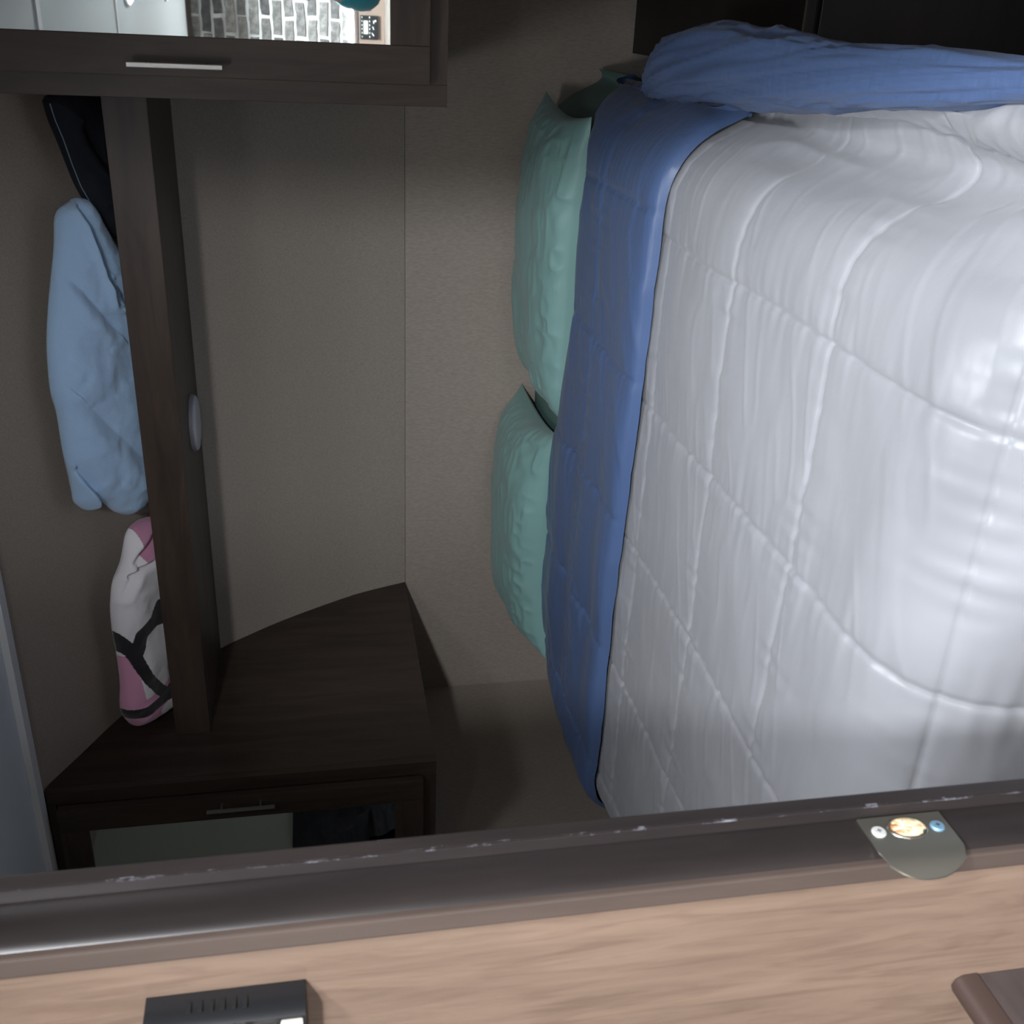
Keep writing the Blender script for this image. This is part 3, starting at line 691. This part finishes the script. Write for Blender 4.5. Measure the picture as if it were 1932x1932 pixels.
for i in range(3):
    d_o = box('door', M_dark, sk, -1.26+i*.55, -.73+i*.55, -2.5795, -2.56, FL+.1, -.78, b=.002)
    MB().box(-1.0+i*.55, -.98+i*.55, -2.5595, -2.545, -.92, -.82, b=.002).build('handle', M_steel, d_o)

kw = empty('added_window', (.9, YB+.01, -.45), kind='structure')  # unseen window added to send soft light into the bedroom
box('pane', mat('added_window_glow', (255, 255, 255), .5, emit=(.86, .93, 1.0), es=ADDED_WINDOW_RADIANCE), kw, .86, 1.34, YB+.002, YB+.012, -.62, .02)
for a in ((.82, .86, -.66, .06), (1.34, 1.38, -.66, .06), (.86, 1.34, -.66, -.62), (.86, 1.34, .02, .06)): box('frame', M_white, kw, a[0], a[1], YB+.001, YB+.03, a[2], a[3])
# ------------------------------------------------------------------ ceiling lamps
def lamp(x, y, r, power, col, label, shape='round'):
    root = empty('ceiling_light', (x, y, CEIL-.03), label, 'light')
    smooth_by_angle(MB().lathe([(r, CEIL-.0003), (r, CEIL-.008), (r*.96, CEIL-.012)], (x, y, 0), n=48).build('rim', M_white, root))
    m = mat('lit_lens', (255, 255, 255), .5, emit=col, es=4.0)
    MB().lathe([(r*.95, CEIL-.0125), (r*.86, CEIL-.022), (r*.6, CEIL-.029), (r*.2, CEIL-.031)], (x, y, 0), n=48).build('lens', m, root, smooth=True)
    ld = bpy.data.lights.new('lamp_bulb', 'AREA'); ld.shape = 'DISK'; ld.size = r*1.7; ld.energy = power; ld.spread = 2.6; ld.color = col
    lo = bpy.data.objects.new('lamp_bulb', ld); C.objects.link(lo); lo.parent = root; lo.location = (0, 0, -.006)
    return root
names = ['round ceiling light nearest the bedroom doorway, lit cool white', 'second round ceiling light further back, nearer the brick wall', 'round ceiling light close to the right of the doorway', 'round ceiling light just outside the doorway, above the phone', 'added round fill light on the bedroom ceiling over the foot of the bed']
for ((x, y), p, c), nm, r in zip(LAMPS, names, (.15, .13, .10, .10, .17)): lamp(x, y, r, p, c, nm)
p0, p1, pw, pc = SPOT
pr = empty('ceiling_spotlight', (p0[0], p0[1], CEIL-.03), 'swivelling white ceiling spotlight aimed through the doorway at the bed', 'light')
smooth_by_angle(MB().lathe([(.045, CEIL-.0005), (.045, CEIL-.015), (.012, CEIL-.02), (.010, p0[2]+.02)], (p0[0], p0[1], 0)).build('base', M_white, pr))
dv = (Vector(p1)-Vector(p0)).normalized()
hb = [Vector(p0)+dv*k for k in (-.07, -.055, 0, .03)]
hd_ = MB(); hd_.tube(hb, [.02, .035, .05, .055], 24); hd_.f.pop()
hd_.build('lamp_head', M_white, pr)
ld = bpy.data.lights.new('bed_spot', 'SPOT'); ld.energy = pw; ld.color = pc; ld.spot_size = math.radians(62); ld.spot_blend = 1; ld.shadow_soft_size = .06
lo = bpy.data.objects.new('bed_spot', ld); C.objects.link(lo); lo.parent = pr; lo.location = Vector(p0)+dv*.034+Vector((0, 0, H))-P0(pr)
lo.rotation_euler = dv.to_track_quat('-Z', 'Y').to_euler()
p0, p1, pw, pc = READING
pr = empty('reading_lamp', (p0[0], p0[1], FL), 'black standing reading lamp outside the bedroom, aimed at the door frame', 'light')
smooth_by_angle(MB().lathe([(.13, FL+.001), (.13, FL+.015), (.02, FL+.03)], (p0[0]-.06, p0[1]-.08, 0)).build('base', M_blackp, pr))
MB().tube([(p0[0]-.06, p0[1]-.08, FL+.02), (p0[0]-.06, p0[1]-.08, p0[2])], .01).build('pole', M_blackp, pr)
dv = (Vector(p1)-Vector(p0)).normalized()
hb = [Vector(p0)+dv*k for k in (-.13, -.11, -.02, .03)]
hd_ = MB(); hd_.tube(hb[:3]+[hb[3]], [.02, .035, .05, .06], 24); hd_.f.pop()
hd_.build('lamp_head', M_blackp, pr)
ld = bpy.data.lights.new('spot_bulb', 'SPOT'); ld.energy = pw*12; ld.color = pc; ld.spot_size = math.radians(44); ld.spot_blend = 1; ld.shadow_soft_size = .035
lo = bpy.data.objects.new('spot_bulb', ld); C.objects.link(lo); lo.parent = pr; lo.location = Vector(p0)+dv*.035+Vector((0, 0, H))-P0(pr)
lo.rotation_euler = dv.to_track_quat('-Z', 'Y').to_euler()
# ------------------------------------------------------------------ the photographer behind the camera (a sleeve shows in the mirror)
def skin(name, joints, bones, m, parent, sub=2):
    bm = bmesh.new(); vs = [bm.verts.new(Vector(p)) for p, r in joints]
    for a, b in bones: bm.edges.new((vs[a], vs[b]))
    off = P0(parent)
    me = bpy.data.meshes.new(name)
    for v in bm.verts: v.co = v.co+Vector((0, 0, H))-off
    bm.to_mesh(me); bm.free(); me.materials.append(m)
    o = bpy.data.objects.new(name, me); link(o, parent)
    md = o.modifiers.new('skin', 'SKIN'); md.use_smooth_shade = True
    me.skin_vertices.new() if not me.skin_vertices else None
    for i, (p, r) in enumerate(joints):
        r = (r, r) if not isinstance(r, tuple) else r
        me.skin_vertices[0].data[i].radius = r; me.skin_vertices[0].data[i].use_root = (i == 0)
    sb = o.modifiers.new('sub', 'SUBSURF'); sb.levels = sb.render_levels = sub
    return o
M_skin = mat('skin', (196, 150, 128), .55); M_jean = mat('denim', (52, 62, 84), .85); M_hair = mat('hair', (70, 50, 38), .7); M_shoe = mat('shoe', (40, 40, 42), .6)
pe = empty('person', (.47, -.52, FL), 'person in a teal top holding up a phone with both hands, reflected in the mirror', 'person')
PX_ = .26; PY_2 = -.10
sh_ = lambda p: (p[0]+PX_, p[1]+PY_2, p[2])
body = [((.21, -.42, -.50), .14), ((.21, -.42, -.38), .135), ((.21, -.41, -.24), .135), ((.20, -.40, -.12), (.14, .11)), ((.20, -.40, -.04), .055), ((.19, -.37, .03), .06),
        ((.05, -.40, -.13), .060), ((-.24, -.17, -.265), .060), ((-.22, -.02, -.12), .034), ((-.182, .045, -.055), .024),
        ((.36, -.40, -.13), .060), ((.22, -.17, -.26), .047), ((.02, -.03, -.13), .034), ((-.075, .045, -.055), .024),
        ((.13, -.42, -.62), .085), ((.13, -.40, -.97), .055), ((.13, -.43, -1.34), .038), ((.13, -.33, -1.39), .034),
        ((.29, -.42, -.62), .085), ((.29, -.40, -.97), .055), ((.29, -.43, -1.34), .038), ((.29, -.33, -1.39), .034)]
body = [(sh_(p), r) for p, r in body]
bn = [(0, 1), (1, 2), (2, 3), (3, 4), (4, 5), (3, 6), (6, 7), (7, 8), (8, 9), (3, 10), (10, 11), (11, 12), (12, 13), (0, 14), (14, 15), (15, 16), (16, 17), (0, 18), (18, 19), (19, 20), (20, 21)]
bd = skin('body', body, bn, M_skin, pe, 2)
def clothe(name, idx, bones, m, grow):
    js = [(body[i][0], tuple(k*grow+.004 for k in (body[i][1] if isinstance(body[i][1], tuple) else (body[i][1],)*2))) for i in idx]
    return skin(name, js, bones, m, pe, 2)
clothe('teal_top', [0, 1, 2, 3, 6, 7, 8, 10, 11, 12], [(0, 1), (1, 2), (2, 3), (3, 4), (4, 5), (5, 6), (3, 7), (7, 8), (8, 9)], M_teal, 1.10)
clothe('trousers', [0, 14, 15, 16, 18, 19, 20], [(0, 1), (1, 2), (2, 3), (0, 4), (4, 5), (5, 6)], M_jean, 1.10)
def ellip(name, c, r, m, parent, f=None, n=32):
    u = np.linspace(0, 2*np.pi, n*2, endpoint=False); v = np.linspace(.001, np.pi-.001, n)
    U, Vv = np.meshgrid(u, v, indexing='ij'); X = np.sin(Vv)*np.cos(U); Y = np.sin(Vv)*np.sin(U); Z = np.cos(Vv)
    if f: X, Y, Z = f(X, Y, Z)
    return grid_obj(name, c[0]+r[0]*X, c[1]+r[1]*Y, c[2]+r[2]*Z, m, parent, closed_u=True)
def headf(X, Y, Z):
    k = 1-.22*sstep(0, -1, Z); nose = .22*np.exp(-((X/.16)**2+((Z+.1)/.22)**2))*(Y > 0); br = .05*np.exp(-(((Z-.18)/.1)**2))*(Y > .3)
    eye = -.07*(np.exp(-(((np.abs(X)-.38)/.16)**2+((Z-.05)/.1)**2)))*(Y > 0); chin = .08*np.exp(-((X/.3)**2+((Z+.85)/.2)**2))*(Y > 0)
    return X*k, Y*k+nose+br+eye+chin, Z
hd = ellip('head', (0.450, -0.445, 0.100), (.075, .095, .115), M_skin, pe, headf)
ellip('hair', (0.450, -0.465, 0.125), (.085, .095, .105), M_hair, pe, lambda X, Y, Z: (X*(1+.03*np.sin(X*40)), np.minimum(Y, .35), Z))
for s in (-1, 1):
    ellip('eye', (.45+s*.028, -.362, .106), (.011, .009, .009), M_white, hd, n=12)
    ellip('ear', (.45+s*.077, -.445, .095), (.010, .018, .030), M_skin, hd, n=12)
    ellip('shoe', (.47+s*.08, -.46, -1.378), (.045, .12, .040), M_shoe, pe, n=16)
ellip('mouth', (0.450, -0.362, 0.048), (.022, .008, .005), mat('lips', (170, 100, 95), .5), hd, n=12)
for hx, s, hy, hz in ((.078, 1, 0, 0), (.185, -1, 0, 0)):
    for k in range(4):
        b = (hx+s*.004*k, 0, hz-.050+.016*k)
        skin('finger', [((b[0]-s*.004, hy-.058, b[2]-.004), .008), ((b[0]+s*.004, hy-.036, b[2]), .0075), ((b[0]+s*.018, hy-.030, b[2]+.002), .0068), ((b[0]+s*.028, hy-.034, b[2]+.002), .006)], [(0, 1), (1, 2), (2, 3)], M_skin, pe, 1)
    skin('thumb', [((hx, hy-.060, hz-.045), .010), ((hx+s*.014, hy-.064, hz-.020), .009), ((hx+s*.022, hy-.060, hz-.002), .0075)], [(0, 1), (1, 2)], M_skin, pe, 1)
ph = MB().box(.004, .156, -.0230, -.0150, -.037, .037, b=.004).build('phone', M_blackp); tag(ph, 'black phone held sideways by the person in the teal top', 'phone')
